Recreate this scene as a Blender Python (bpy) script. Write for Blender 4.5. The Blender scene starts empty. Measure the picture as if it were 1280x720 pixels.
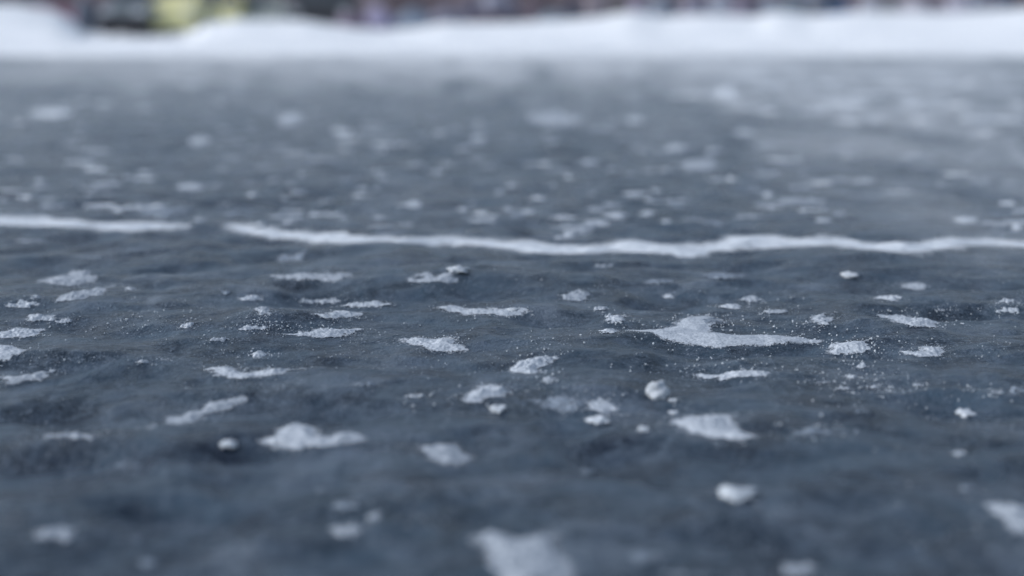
import bpy, bmesh, math, random
import numpy as np
from mathutils import Vector, Matrix
R = math.radians
random.seed(7)
rng = np.random.default_rng(11)
sc = bpy.context.scene
COL = sc.collection

# ------------------------------------------------------------------ camera geometry
FPX, CAM_H, HORIZON = 1777.8, 0.30, 30.0
PITCH = math.atan((360 - HORIZON) / FPX)
CP, SP = math.cos(PITCH), math.sin(PITCH)

def ground(u, v, z=0.0):
    """where the ray of a photo pixel meets the level z (metres, camera above the origin)"""
    dx, dy, dz = u - 640, CP * FPX + SP * (360 - v), -SP * FPX + CP * (360 - v)
    t = (z - CAM_H) / dz
    return dx * t, dy * t

def at_dist(u, v, d):
    dx, dy, dz = u - 640, CP * FPX + SP * (360 - v), -SP * FPX + CP * (360 - v)
    t = d / dy
    return dx * t, d, CAM_H + dz * t

# ------------------------------------------------------------------ noise
_perm = np.random.default_rng(3).permutation(4096)
_ga = np.random.default_rng(4).uniform(0, 2 * np.pi, 4096)
_gx, _gy = np.cos(_ga), np.sin(_ga)

def perlin(x, y, seed=0):
    x = np.asarray(x, dtype=float) + seed * 17.31
    y = np.asarray(y, dtype=float) + seed * 9.73
    xi, yi = np.floor(x).astype(np.int64), np.floor(y).astype(np.int64)
    xf, yf = x - xi, y - yi
    def g(ix, iy, fx, fy):
        h = _perm[(_perm[ix & 4095] + iy) & 4095]
        return _gx[h] * fx + _gy[h] * fy
    sx, sy = xf * xf * xf * (xf * (xf * 6 - 15) + 10), yf * yf * yf * (yf * (yf * 6 - 15) + 10)
    a = g(xi, yi, xf, yf); b = g(xi + 1, yi, xf - 1, yf)
    c = g(xi, yi + 1, xf, yf - 1); d = g(xi + 1, yi + 1, xf - 1, yf - 1)
    return ((a + (b - a) * sx) * (1 - sy) + (c + (d - c) * sx) * sy) * 1.6

def fbm(x, y, seed=0, octaves=4, gain=0.5):
    s, a, f = 0, 1.0, 1.0
    for k in range(octaves):
        s = s + a * perlin(x * f, y * f, seed + k * 3)
        a *= gain; f *= 2.03
    return s

def sstep(t):
    t = np.clip(t, 0, 1)
    return t * t * (3 - 2 * t)

# hollows and humps of the ice that the photo shows: pixel, radius m, height m
DENTS = [(400, 518, .045, -.006), (300, 512, .03, -.003), (730, 494, .05, .006), (770, 508, .03, -.004),
         (640, 345, .10, .007), (360, 398, .05, .006), (175, 419, .03, -.004), (1150, 503, .05, -.005),
         (1060, 358, .05, -.006), (1120, 380, .05, .006), (700, 536, .02, -.003), (760, 562, .03, -.004),
         (470, 350, .08, .006), (120, 573, .03, -.004), (1000, 685, .02, -.003), (590, 652, .015, -.003),
         (1230, 600, .03, -.004), (240, 440, .06, .003),
         (1090, 520, .03, .004), (480, 320, .1, .005), (1130, 325, .12, .009), (60, 450, .04, .004)]
DENTS = [(*ground(u, v), r, a) for u, v, r, a in DENTS]

def ice_z(x, y):
    x = np.asarray(x, dtype=float); y = np.asarray(y, dtype=float)
    z = 0.0052 * fbm(x / .20 + .4 * perlin(x / .3, y / .3, 40), y / .13, 1, 3)
    pit = np.clip(perlin(x / .13 + 3, y / .085, 33) - .12, 0, 1)
    z = z - .013 * pit * sstep((perlin(x / .5, y / .5, 34) + .45) / .5)
    z = z + 0.0013 * fbm(x / .05, y / .042, 5, 3, .55)
    sharp = 1 - np.abs(perlin(x / .085, y / .06, 21)) * 1.8
    z = z + 0.0011 * np.clip(sharp, 0, 1) ** 2 * sstep((perlin(x / .4, y / .4, 22) + .25) / .6)
    z = z + 0.010 * perlin(x / 1.3, y / 1.1, 9) * sstep((y - 1.6) / 2)
    for cx, cy, r, a in DENTS:
        z = z + 1.45 * a * np.exp(-(((x - cx) / (r * 1.25)) ** 2 + ((y - cy) / r) ** 2))
    return z

def on_ice(u, v):
    """the point of the uneven ice that a photo pixel shows"""
    z = 0.0
    for _ in range(8):
        x, y = ground(u, v, z)
        z += .5 * (float(ice_z(x, y)) - z)
    return ground(u, v, z)

# ------------------------------------------------------------------ helpers
def link(name, verts, faces, mat=None, parent=None, smooth=True, mats=None):
    me = bpy.data.meshes.new(name)
    me.from_pydata(verts, [], faces)
    me.update()
    o = bpy.data.objects.new(name, me)
    COL.objects.link(o)
    if mat: me.materials.append(mat)
    if smooth: me.polygons.foreach_set('use_smooth', [True] * len(me.polygons))
    if parent: o.parent = parent
    return o

def from_bm(name, bm, mat=None, parent=None, smooth=False):
    me = bpy.data.meshes.new(name)
    bm.to_mesh(me); bm.free()
    o = bpy.data.objects.new(name, me)
    COL.objects.link(o)
    if mat: me.materials.append(mat)
    if smooth: me.polygons.foreach_set('use_smooth', [True] * len(me.polygons))
    if parent: o.parent = parent
    return o

def tag(o, label=None, cat=None, group=None, kind=None):
    if label: o['label'] = label
    if cat: o['category'] = cat
    if group: o['group'] = group
    if kind: o['kind'] = kind
    return o

def empty(name, loc, rz=0):
    o = bpy.data.objects.new(name, None); COL.objects.link(o)
    o.location = loc; o.rotation_euler = (0, 0, rz)
    return o

def mat(name):
    m = bpy.data.materials.new(name); m.use_nodes = True
    nt = m.node_tree
    return m, nt, nt.nodes['Principled BSDF']

def node(nt, t, **kw):
    n = nt.nodes.new(t)
    for k, v in kw.items():
        if k in n.inputs.keys() if isinstance(k, str) else False: n.inputs[k].default_value = v
        else: setattr(n, k, v)
    return n

def noise(nt, scale, detail=4, rough=.55, coord=None, dist=0):
    n = nt.nodes.new('ShaderNodeTexNoise')
    n.inputs['Scale'].default_value = scale; n.inputs['Detail'].default_value = detail
    n.inputs['Roughness'].default_value = rough; n.inputs['Distortion'].default_value = dist
    if coord is not None: nt.links.new(coord, n.inputs['Vector'])
    return n.outputs['Fac']

def ramp(nt, src, p0, p1, c0=(0, 0, 0, 1), c1=(1, 1, 1, 1)):
    r = nt.nodes.new('ShaderNodeValToRGB')
    r.color_ramp.elements[0].position = p0; r.color_ramp.elements[0].color = c0
    r.color_ramp.elements[1].position = p1; r.color_ramp.elements[1].color = c1
    nt.links.new(src, r.inputs['Fac'])
    return r.outputs['Color']

def mixc(nt, fac, a, b, mode='MIX'):
    m = nt.nodes.new('ShaderNodeMix'); m.data_type = 'RGBA'; m.blend_type = mode
    for sock, val in ((m.inputs[0], fac), (m.inputs[6], a), (m.inputs[7], b)):
        if hasattr(val, 'links') or isinstance(val, bpy.types.NodeSocket): nt.links.new(val, sock)
        else: sock.default_value = val
    return m.outputs[2]

def bump(nt, bsdf, heights):
    prev = None
    for h, s, d in heights:
        b = nt.nodes.new('ShaderNodeBump'); b.inputs['Strength'].default_value = s
        b.inputs['Distance'].default_value = d
        nt.links.new(h, b.inputs['Height'])
        if prev: nt.links.new(prev, b.inputs['Normal'])
        prev = b.outputs['Normal']
    nt.links.new(prev, bsdf.inputs['Normal'])

# ------------------------------------------------------------------ materials
def ice_material():
    m, nt, b = mat('lake_ice')
    co = nt.nodes.new('ShaderNodeNewGeometry').outputs['Position']
    big = noise(nt, 2.2, 3, .5, co)
    mid = noise(nt, 13, 5, .6, co, .6)
    fine = noise(nt, 95, 5, .65, co)
    micro = noise(nt, 420, 3, .6, co)
    dust = noise(nt, 5.5, 6, .68, co, 1.0)
    base = mixc(nt, ramp(nt, big, .35, .68), (.003, .008, .022, 1), (.005, .014, .022, 1))
    base = mixc(nt, ramp(nt, mid, .40, .66), base, (.047, .080, .116, 1))
    blot = noise(nt, 24, 3, .6, co, .3)
    base = mixc(nt, ramp(nt, blot, .52, .70, (0, 0, 0, 1), (.7, .7, .7, 1)), base, (.062, .092, .135, 1))
    film = noise(nt, 10.5, 4, .6, co, .5); zone = noise(nt, 1.7, 3, .6, co)
    ff = mixc(nt, 1.0, ramp(nt, film, .53, .64, (0, 0, 0, 1), (.85, .85, .85, 1)), ramp(nt, zone, .40, .60), 'MULTIPLY')
    base = mixc(nt, ff, base, (.17, .21, .265, 1))
    # frost grit frozen into the surface
    grit = mixc(nt, ramp(nt, fine, .50, .74), (0, 0, 0, 1), (1, 1, 1, 1))
    base = mixc(nt, grit, base, (.10, .13, .17, 1))
    tiny = noise(nt, 900, 2, .6, co)
    base = mixc(nt, ramp(nt, micro, .42, .66, (0, 0, 0, 1), (.55, .55, .55, 1)), base, (.095, .12, .155, 1))
    base = mixc(nt, ramp(nt, tiny, .50, .64, (0, 0, 0, 1), (.8, .8, .8, 1)), base, (.004, .008, .014, 1))
    speck = ramp(nt, micro, .60, .68)
    sp = mixc(nt, 1.0, speck, ramp(nt, noise(nt, 7, 4, .6, co), .46, .62), 'MULTIPLY')
    base = mixc(nt, sp, base, (.32, .36, .42, 1))
    # thin films of blown snow dust, as streaks
    base = mixc(nt, ramp(nt, dust, .54, .82, (0, 0, 0, 1), (.6, .6, .6, 1)), base, (.15, .19, .24, 1))
    nt.links.new(base, b.inputs['Base Color'])
    rr = nt.nodes.new('ShaderNodeMapRange'); rr.inputs['To Min'].default_value = .1; rr.inputs['To Max'].default_value = .45
    nt.links.new(mid, rr.inputs['Value']); nt.links.new(rr.outputs['Result'], b.inputs['Roughness'])
    b.inputs['IOR'].default_value = 1.18; b.inputs['Specular Tint'].default_value = (.84, .94, 1, 1)
    bump(nt, b, [(noise(nt, 28, 4, .6, co), 1.0, .0055), (fine, .9, .0022), (micro, 1.0, .0013)])
    return m

def snow_material(name, c0, c1, scale=260, bumpd=.0012, rough=.9, powder=True):
    m, nt, b = mat(name)
    co = nt.nodes.new('ShaderNodeNewGeometry').outputs['Position']
    n1 = noise(nt, scale, 4, .65, co)
    n2 = noise(nt, scale / 9, 4, .6, co)
    c = mixc(nt, ramp(nt, n1, .36, .62), (c0[0] * .88, c0[1] * .89, c0[2] * .91, 1), (*c1, 1))
    c = mixc(nt, ramp(nt, n2, .35, .75, (0, 0, 0, 1), (.45, .45, .45, 1)), c, (c0[0] * .75, c0[1] * .78, c0[2] * .82, 1))
    nt.links.new(c, b.inputs['Base Color'])
    b.inputs['Roughness'].default_value = rough
    b.inputs['IOR'].default_value = 1.31
    bump(nt, b, [(n2, .5, bumpd * 1.6), (n1, .8, bumpd * .7)])
    if powder:      # thin powder at the rim lets the ice show between its grains
        at = nt.nodes.new('ShaderNodeAttribute'); at.attribute_name = 'cover'
        gn = noise(nt, 620, 3, .75, co)
        s1 = nt.nodes.new('ShaderNodeMath'); s1.operation = 'MULTIPLY_ADD'; s1.inputs[1].default_value = .62; s1.inputs[2].default_value = -.60
        nt.links.new(at.outputs['Fac'], s1.inputs[0])
        s2 = nt.nodes.new('ShaderNodeMath'); s2.operation = 'ADD'; nt.links.new(s1.outputs[0], s2.inputs[0]); nt.links.new(gn, s2.inputs[1])
        s3 = nt.nodes.new('ShaderNodeMapRange'); s3.inputs['From Min'].default_value = -.02; s3.inputs['From Max'].default_value = .10
        nt.links.new(s2.outputs[0], s3.inputs['Value'])
        nt.links.new(s3.outputs['Result'], b.inputs['Alpha'])
    return m

M = {}
M['ice'] = ice_material()
M['snow'] = snow_material('granular_snow', (.31, .35, .395), (.54, .58, .63), 420, .0009)
M['thin'] = snow_material('thin_frost', (.17, .21, .26), (.27, .315, .37))
M['mid'] = snow_material('grey_snow', (.26, .295, .335), (.42, .46, .51))
M['lump'] = snow_material('packed_snow', (.44, .48, .52), (.60, .64, .68), 150, .0005, powder=False)
M['grain'] = snow_material('loose_grains', (.36, .40, .44), (.56, .60, .64), 400, .0004, powder=False)
M['drift'] = snow_material('bright_drifted_snow', (.72, .75, .78), (.84, .87, .89), 30, .004)
M['ridge'] = snow_material('drifted_snow', (.50, .54, .58), (.66, .70, .74), 180, .001)
M['bank'] = snow_material('bank_snow', (.80, .82, .84), (.88, .90, .91), 9, .03, powder=False)

def plain(name, c, rough=.6, metal=0, var=.25, scale=3, coat=0):
    m, nt, b = mat(name)
    co = nt.nodes.new('ShaderNodeTexCoord').outputs['Object']
    n = noise(nt, scale, 5, .6, co)
    k = 1 - var
    col = mixc(nt, ramp(nt, n, .3, .7), (c[0] * k, c[1] * k, c[2] * k, 1), (*c, 1))
    nt.links.new(col, b.inputs['Base Color'])
    b.inputs['Roughness'].default_value = rough; b.inputs['Metallic'].default_value = metal
    b.inputs['Coat Weight'].default_value = coat
    return m

M['tyre'] = plain('tyre_rubber', (.02, .02, .022), .85)
M['rim'] = plain('alloy_rim', (.35, .36, .38), .35, .8)
M['black'] = plain('black_plastic', (.018, .018, .024), .6)
M['glass'] = plain('tinted_glass', (.05, .06, .07), .08, 0, .1)
M['lamp'] = plain('lamp_lens', (.55, .57, .6), .15)
M['red_lamp'] = plain('rear_lamp_lens', (.25, .02, .02), .2)
M['scrub'] = plain('brown_scrub', (.17, .135, .155), .95, 0, .45, .4)  # brown lightened: far haze is painted into the colour
M['twig'] = plain('leafless_twigs', (.13, .10, .115), .9, 0, .4, 2)

# ------------------------------------------------------------------ the frozen lake: one relief sheet
SHORE = 12.9
def steps(a, b, f):
    out = [a]
    while out[-1] < b: out.append(out[-1] + f(out[-1]))
    return out
ys = np.array([-40, -20, -10, -5, -2.5, -1.2, -.5, 0, .2, .3] + steps(.36, 17.0, lambda d: .0042 * d if d < 2.6 else .0075 * d))
xp = steps(0.0, 80.0, lambda x: .0026 if x < .55 else .0026 + .0105 * (x - .55))
xs = np.array([-v for v in xp[:0:-1]] + xp)
X, Y = np.meshgrid(xs, ys)
Z = ice_z(X, Y)
nx, ny = len(xs), len(ys)
fade = 1 - sstep((np.abs(X) - 12) / 20)
Z = Z * fade
me = bpy.data.meshes.new('frozen_lake')
me.vertices.add(nx * ny)
me.vertices.foreach_set('co', np.stack([X, Y, Z], -1).ravel())
idx = np.arange(nx * ny).reshape(ny, nx)
q = np.stack([idx[:-1, :-1], idx[:-1, 1:], idx[1:, 1:], idx[1:, :-1]], -1).reshape(-1, 4)
me.loops.add(q.size); me.loops.foreach_set('vertex_index', q.ravel())
me.polygons.add(len(q)); me.polygons.foreach_set('loop_start', np.arange(0, q.size, 4))
me.polygons.foreach_set('use_smooth', np.ones(len(q), dtype=bool))
me.update(calc_edges=True); me.validate()
me.materials.append(M['ice'])
lake = bpy.data.objects.new('frozen_lake', me); COL.objects.link(lake)
tag(lake, 'dark blue grey lake ice with a bumpy wind worn surface', kind='structure')
print('ice quads', len(q))

# ------------------------------------------------------------------ snowy shore
CREST = [(-900, 6), (-400, 4), (0, 6), (40, 9), (80, 15), (100, 26), (114, 43), (190, 47), (238, 45), (262, 31), (300, 25), (345, 26), (385, 26), (430, 33), (480, 38),
         (520, 35), (560, 29), (600, 29), (650, 28), (700, 26), (740, 23), (785, 16), (825, 22), (880, 19), (940, 21),
         (965, 16), (1010, 20), (1060, 17), (1130, 17), (1180, 18), (1230, 15), (1290, 10), (1700, 8), (2300, 8)]
cu, cv = np.array([c[0] for c in CREST], float), np.array([c[1] for c in CREST], float)

def shore_z(x, y):
    """terrain: shore edge at SHORE, a crest at 44 m, then the car park level"""
    u = 640 + x / np.maximum(y, 1) * FPX / 1.0
    ang = np.interp(u, cu, cv)
    crest = CAM_H + (HORIZON - ang) / FPX * 44.0
    edge = SHORE + .5 * perlin(x / 3.1, 0 * x, 31) + .25 * perlin(x / .9, 0 * x, 32)
    t = np.clip((y - edge) / (44 - edge), 0, 1)
    lip = .075 * sstep((y - edge) / .35)
    z = -.06 + lip + .035 * sstep((y - edge) / 2.5) + (crest - .05) * sstep(t) * (t > 0)
    z = z + (.05 * fbm(x / 1.9, y / 1.6, 50, 3) * sstep((y - edge) / 6)) * (1 - .75 * sstep((y - 34) / 8))
    z = z + .018 * fbm(x / .5, y / .5, 55, 3) * sstep((y - edge) / .8)
    back = sstep((y - 44) / 6)
    z = z * (1 - back) + (.02 + .03 * perlin(x / 5, y / 5, 60)) * back
    z = z + 6.5 * sstep((y - 84) / 60) * (1 + .35 * perlin(x / 40, y / 40, 61))
    return z
ys2 = np.array(steps(11.8, 700, lambda d: .05 if d < 14.5 else (.22 if d < 60 else .03 * d)))
xs2 = np.array([-v for v in steps(0, 500, lambda x: .14 if x < 20 else .05 * x)[:0:-1]] + steps(0, 500, lambda x: .14 if x < 20 else .05 * x))
X2, Y2 = np.meshgrid(xs2, ys2)
Z2 = shore_z(X2, Y2)
n2x, n2y = len(xs2), len(ys2)
idx = np.arange(n2x * n2y).reshape(n2y, n2x)
q2 = np.stack([idx[:-1, :-1], idx[:-1, 1:], idx[1:, 1:], idx[1:, :-1]], -1).reshape(-1, 4)
shore = link('snow_bank', np.stack([X2, Y2, Z2], -1).reshape(-1, 3).tolist(), q2.tolist(), M['bank'])
tag(shore, 'white snow covered shore rising behind the far edge of the ice', kind='structure')

# scrub covered rise behind the car park
hx = np.linspace(-260, 260, 90); hy = np.linspace(88, 190, 24)
HX, HY = np.meshgrid(hx, hy)
HZ = shore_z(HX, HY) + .25 + 1.3 * np.abs(fbm(HX / 6, HY / 6, 70, 3)) * sstep((HY - 88) / 6) - .5 * (HY < 89)
idx = np.arange(HX.size).reshape(HX.shape)
q3 = np.stack([idx[:-1, :-1], idx[:-1, 1:], idx[1:, 1:], idx[1:, :-1]], -1).reshape(-1, 4)
scr = link('scrub_cover', np.stack([HX, HY, HZ], -1).reshape(-1, 3).tolist(), q3.tolist(), M['scrub'])
tag(scr, 'brown winter scrub covering the rise behind the shore', kind='stuff')

# ------------------------------------------------------------------ snow patches on the ice
def inside_dist(px, py, poly):
    """signed distance to a polygon, positive inside"""
    d = np.full(px.shape, 1e9); ins = np.zeros(px.shape, bool)
    n = len(poly)
    for i in range(n):
        x0, y0 = poly[i]; x1, y1 = poly[(i + 1) % n]
        ex, ey = x1 - x0, y1 - y0
        t = np.clip(((px - x0) * ex + (py - y0) * ey) / (ex * ex + ey * ey + 1e-12), 0, 1)
        d = np.minimum(d, np.hypot(px - x0 - t * ex, py - y0 - t * ey))
        c = ((y0 > py) != (y1 > py))
        xi = x0 + (py - y0) / np.where(ey == 0, 1e-12, ey) * ex
        ins ^= c & (px < xi)
    return np.where(ins, d, -d)

EDGE_GRAINS = []
def patch(poly_px, label, material='snow', thick=.004, ragged=.3, name='snow_patch', cat='snow patch',
          group='snow patches stuck to the ice', seed=None, res=46, cell=None, feather=.26, wisp=0.0, fmax=.011, lumpy=.45, hf=.35):
    pts = [on_ice(u, v) for u, v in poly_px]
    seed = seed if seed is not None else int(abs(poly_px[0][0]) * 7 + abs(poly_px[0][1]) * 13) % 997
    ax = [p[0] for p in pts]; ay = [p[1] for p in pts]
    w, h = max(ax) - min(ax), max(ay) - min(ay)
    size = min(w, h)
    if cell: cell_x, cell_y = cell
    else:
        cell_x = max(w / (res * 3.2), size / res / 1.6, .0009); cell_y = max(h / (res * 2.4), size / res / 1.4, .0011)
    wid = min(max(size * feather, .003), fmax)
    halo = wid * hf
    pad = size * .3 + halo + 2 * cell_x
    gx = np.arange(min(ax) - pad, max(ax) + pad, cell_x); gy = np.arange(min(ay) - pad, max(ay) + pad, cell_y)
    GX, GY = np.meshgrid(gx, gy)
    sd = inside_dist(GX, GY, pts)
    sd = sd + ragged * size * .55 * fbm(GX / (size * .55), GY / (size * .55), seed, 4, .62)
    sd = sd + .0022 * fbm(GX / .0042, GY / .006, seed + 20, 2, .7) + .0030 * perlin(GX / .013, GY / .013, seed + 21)
    if wisp: sd = sd + wisp * np.clip(fbm(GX / .11 + GY * 2, GY / .2, seed + 30, 3, .5), -.5, 1)
    prof = sstep(sd / wid)
    cover = np.clip((sd + halo) / (wid * .62 + halo), 0, 1)
    cover = np.clip(cover * (.92 + .45 * fbm(GX / (size * .22 + .003), GY / (size * .3 + .003), seed + 40, 3, .6)), 0, 1)
    if material == 'thin': cover = cover * .43
    rough = .6 + lumpy * fbm(GX / (size * .3 + .002), GY / (size * .3 + .002), seed + 5, 3, .6)
    grain = .0008 * perlin(GX / .0032, GY / .0032, seed + 9) * prof
    zz = ice_z(GX, GY) + .0004 + np.where(sd > 0, thick * prof * np.clip(rough, .25, 1.6) + grain, 0)
    keep = sd > -halo - max(cell_x, cell_y)
    zz = np.where(cover <= 0, zz - .0012, zz)
    idx = np.full(GX.shape, -1)
    kq = (keep[:-1, :-1] & keep[:-1, 1:] & keep[1:, 1:] & keep[1:, :-1])
    used = np.zeros(GX.shape, bool)
    used[:-1, :-1] |= kq; used[:-1, 1:] |= kq; used[1:, 1:] |= kq; used[1:, :-1] |= kq
    if not used.any():
        print('EMPTY patch', label); return None
    idx[used] = np.arange(used.sum())
    cx, cy = sum(ax) / len(ax), sum(ay) / len(ay)
    cz = float(ice_z(cx, cy))
    V = np.stack([GX[used] - cx, GY[used] - cy, zz[used] - cz], -1)
    F = np.stack([idx[:-1, :-1][kq], idx[:-1, 1:][kq], idx[1:, 1:][kq], idx[1:, :-1][kq]], -1)
    o = link(name, V.tolist(), F.tolist(), M[material])
    at = o.data.attributes.new('cover', 'FLOAT', 'POINT'); at.data.foreach_set('value', cover[used].astype(np.float32))
    o.location = (cx, cy, cz)
    if 325 < poly_px[0][1] < 560 and material in ('snow', 'mid'):      # loose grains crumbled off the rim
        rim = np.argwhere((sd > -.012) & (sd < .003))
        if len(rim):
            k = int(min(220, 25 + 900 * w))
            for a, b in rim[rng.integers(0, len(rim), k)]:
                EDGE_GRAINS.append((GX[a, b] + rng.normal(0, .003), GY[a, b] + rng.normal(0, .004)))
    return tag(o, label, cat, group)

def ell(u, v, w, h, n=14, wob=.30, seed=0, tilt=0):
    rr = random.Random(int(u * 31 + v * 17 + seed))
    d = ground(u, v)[1]
    c = 21 * abs(1 - 1.44 / d)                     # what the defocus adds to the apparent size
    w = max(w - .55 * c, .45 * w); h = max(h - .75 * c, .28 * h)
    out = []
    for k in range(n):
        a = 2 * math.pi * k / n; f = 1 + rr.uniform(-wob, wob)
        x, y = math.cos(a) * w / 2 * f, math.sin(a) * h / 2 * f
        out.append((u + x, v + y + tilt * x))
    return out

POLYS = [
 ([(787,413),(812,413),(845,407),(858,397),(885,394),(902,400),(890,408),(884,416),(905,418),(945,419),(985,421),(1028,425),(1020,429),(960,431),(900,434),(868,431),(830,424)], 'largest white snow patch in focus, curling to a long tail on the right', 'snow', .005, -.02),
 ([(546,385),(565,381),(578,387),(625,387),(660,388),(658,392),(640,394),(580,394)], 'long thin snow streak with a small lump on its right end', 'snow', .005, .12),
 ([(503,424),(520,421),(545,424),(558,421),(570,423),(566,431),(594,436),(575,441),(545,437),(520,432)], 'white snow patch with crumbly points, below the streak with a lump', 'snow', .006, .14),
 ([(640,462),(645,452),(665,448),(697,448),(690,454),(672,460),(668,467),(640,467)], 'bright rounded snow slab with a pointed right corner, at centre', 'snow', .009, .10),
 ([(579,497),(598,486),(605,481),(622,484),(637,489),(620,497),(600,502),(582,501)], 'ragged white snow clump above a small round snow lump', 'snow', .008, .14),
 ([(662,500),(690,494),(730,500),(738,510),(715,517),(685,511)], 'dull grey frost patch left of a small snow patch and lump', 'thin', .003, .10),
 ([(735,503),(760,502),(776,513),(755,518),(738,512)], 'small snow patch touching the right end of dull frost', 'snow', .005, .16),
 ([(832,530),(860,521),(912,520),(918,538),(942,546),(925,553),(895,548),(860,543)], 'broad wedge of granular snow lying right of centre, slightly blurred', 'snow', .007, .10),
 ([(1034,434),(1048,430),(1080,427),(1083,436),(1078,442),(1040,443)], 'crumbling snow patch right of the largest patch tail', 'snow', .006, .22),
 ([(1129,440),(1150,440),(1163,434),(1177,435),(1177,445),(1150,447)], 'snow patch with a left pointing tail near the right side', 'snow', .006, .12),
 ([(869,468),(900,469),(930,463),(960,465),(955,471),(905,474),(880,473)], 'narrow wavy snow strip below the largest patch', 'snow', .005, .12),
 ([(1099,393),(1120,395),(1150,399),(1174,404),(1165,409),(1140,408),(1118,402)], 'slanting snow strip on the right, falling from left to right', 'snow', .006, .12),
 ([(354,418),(385,415),(400,412),(448,412),(440,418),(404,422),(375,420)], 'long thin snow streak ending left of the crumbly snow patch', 'snow', .005, .12),
 ([(262,461),(280,459),(300,467),(340,463),(375,461),(345,469),(300,473),(275,468)], 'crooked snow strip under a scatter of crumbs, left of centre', 'snow', .006, .14),
 ([(38,353),(65,347),(90,338),(110,341),(117,353),(85,358)], 'soft snow patch at left with a faint streaked left tail', 'mid', .006, .12),
 ([(70,376),(85,368),(110,363),(142,357),(128,367),(100,375)], 'slanting snow patch just below the soft one at left', 'mid', .006, .12),
 ([(-12,419),(20,411),(54,412),(46,420),(5,423)], 'bright snow patch cut off by the left edge, with a second one below it', 'snow', .006, .10),
 ([(-14,428),(12,433),(30,440),(8,447),(-12,452)], 'bright snow patch at the left edge, below another cut by that edge', 'snow', .006, .10),
 ([(2,472),(25,473),(48,466),(66,464),(50,475),(15,480)], 'curved snow strip at left, upturned on its right end', 'mid', .006, .12),
 ([(188,535),(215,524),(240,516),(265,504),(305,499),(285,511),(255,520),(225,531)], 'diagonal snow streak climbing to the right, beside a dark hollow', 'mid', .005, .12),
 ([(332,551),(350,545),(362,534),(385,535),(400,545),(435,543),(456,549),(420,559),(370,561),(340,558)], 'long white snow patch right under the darkest hollow', 'snow', .008, .10),
 ([(524,560),(545,555),(568,556),(578,565),(592,570),(576,580),(555,581),(538,572)], 'blurred kite shaped snow patch below the centre', 'mid', .006, .10),
 ([(600,672),(612,664),(630,673),(642,678),(665,672),(690,671),(698,690),(715,726),(640,745),(622,722),(612,695)], 'largest blurred snow patch, with a horn, cut by the bottom edge', 'mid', .007, .07),
 ([(1231,632),(1255,628),(1290,636),(1296,672),(1265,664),(1250,645)], 'blurred snow patch cut off by the right edge near the bottom', 'mid', .006, .08),
 ([(655,144),(690,139),(730,147),(724,155),(690,157),(668,153)], 'large blurred snow patch far out on the ice, above the middle ridge', 'mid', .006, .22),
 ([(340,320),(365,317),(385,313),(378,327),(352,328)], 'faint snow patch just in front of the middle ridge, at its left part', 'thin', .005, .15),
 ([(695,298),(712,288),(742,278),(750,282),(728,292),(715,299)], 'oblique snow finger running up from the middle ridge', 'mid', .008, .12),
 ([(175,270),(200,258),(240,262),(236,270),(205,274)], 'hazy snow streak behind the right end of the left ridge', 'thin', .008, .15),
]
for p, lab, mt, th, rg in POLYS:
    patch(p, lab, mt, th * (.5 if p[0][1] > 310 else .7), rg + .04)

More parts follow.
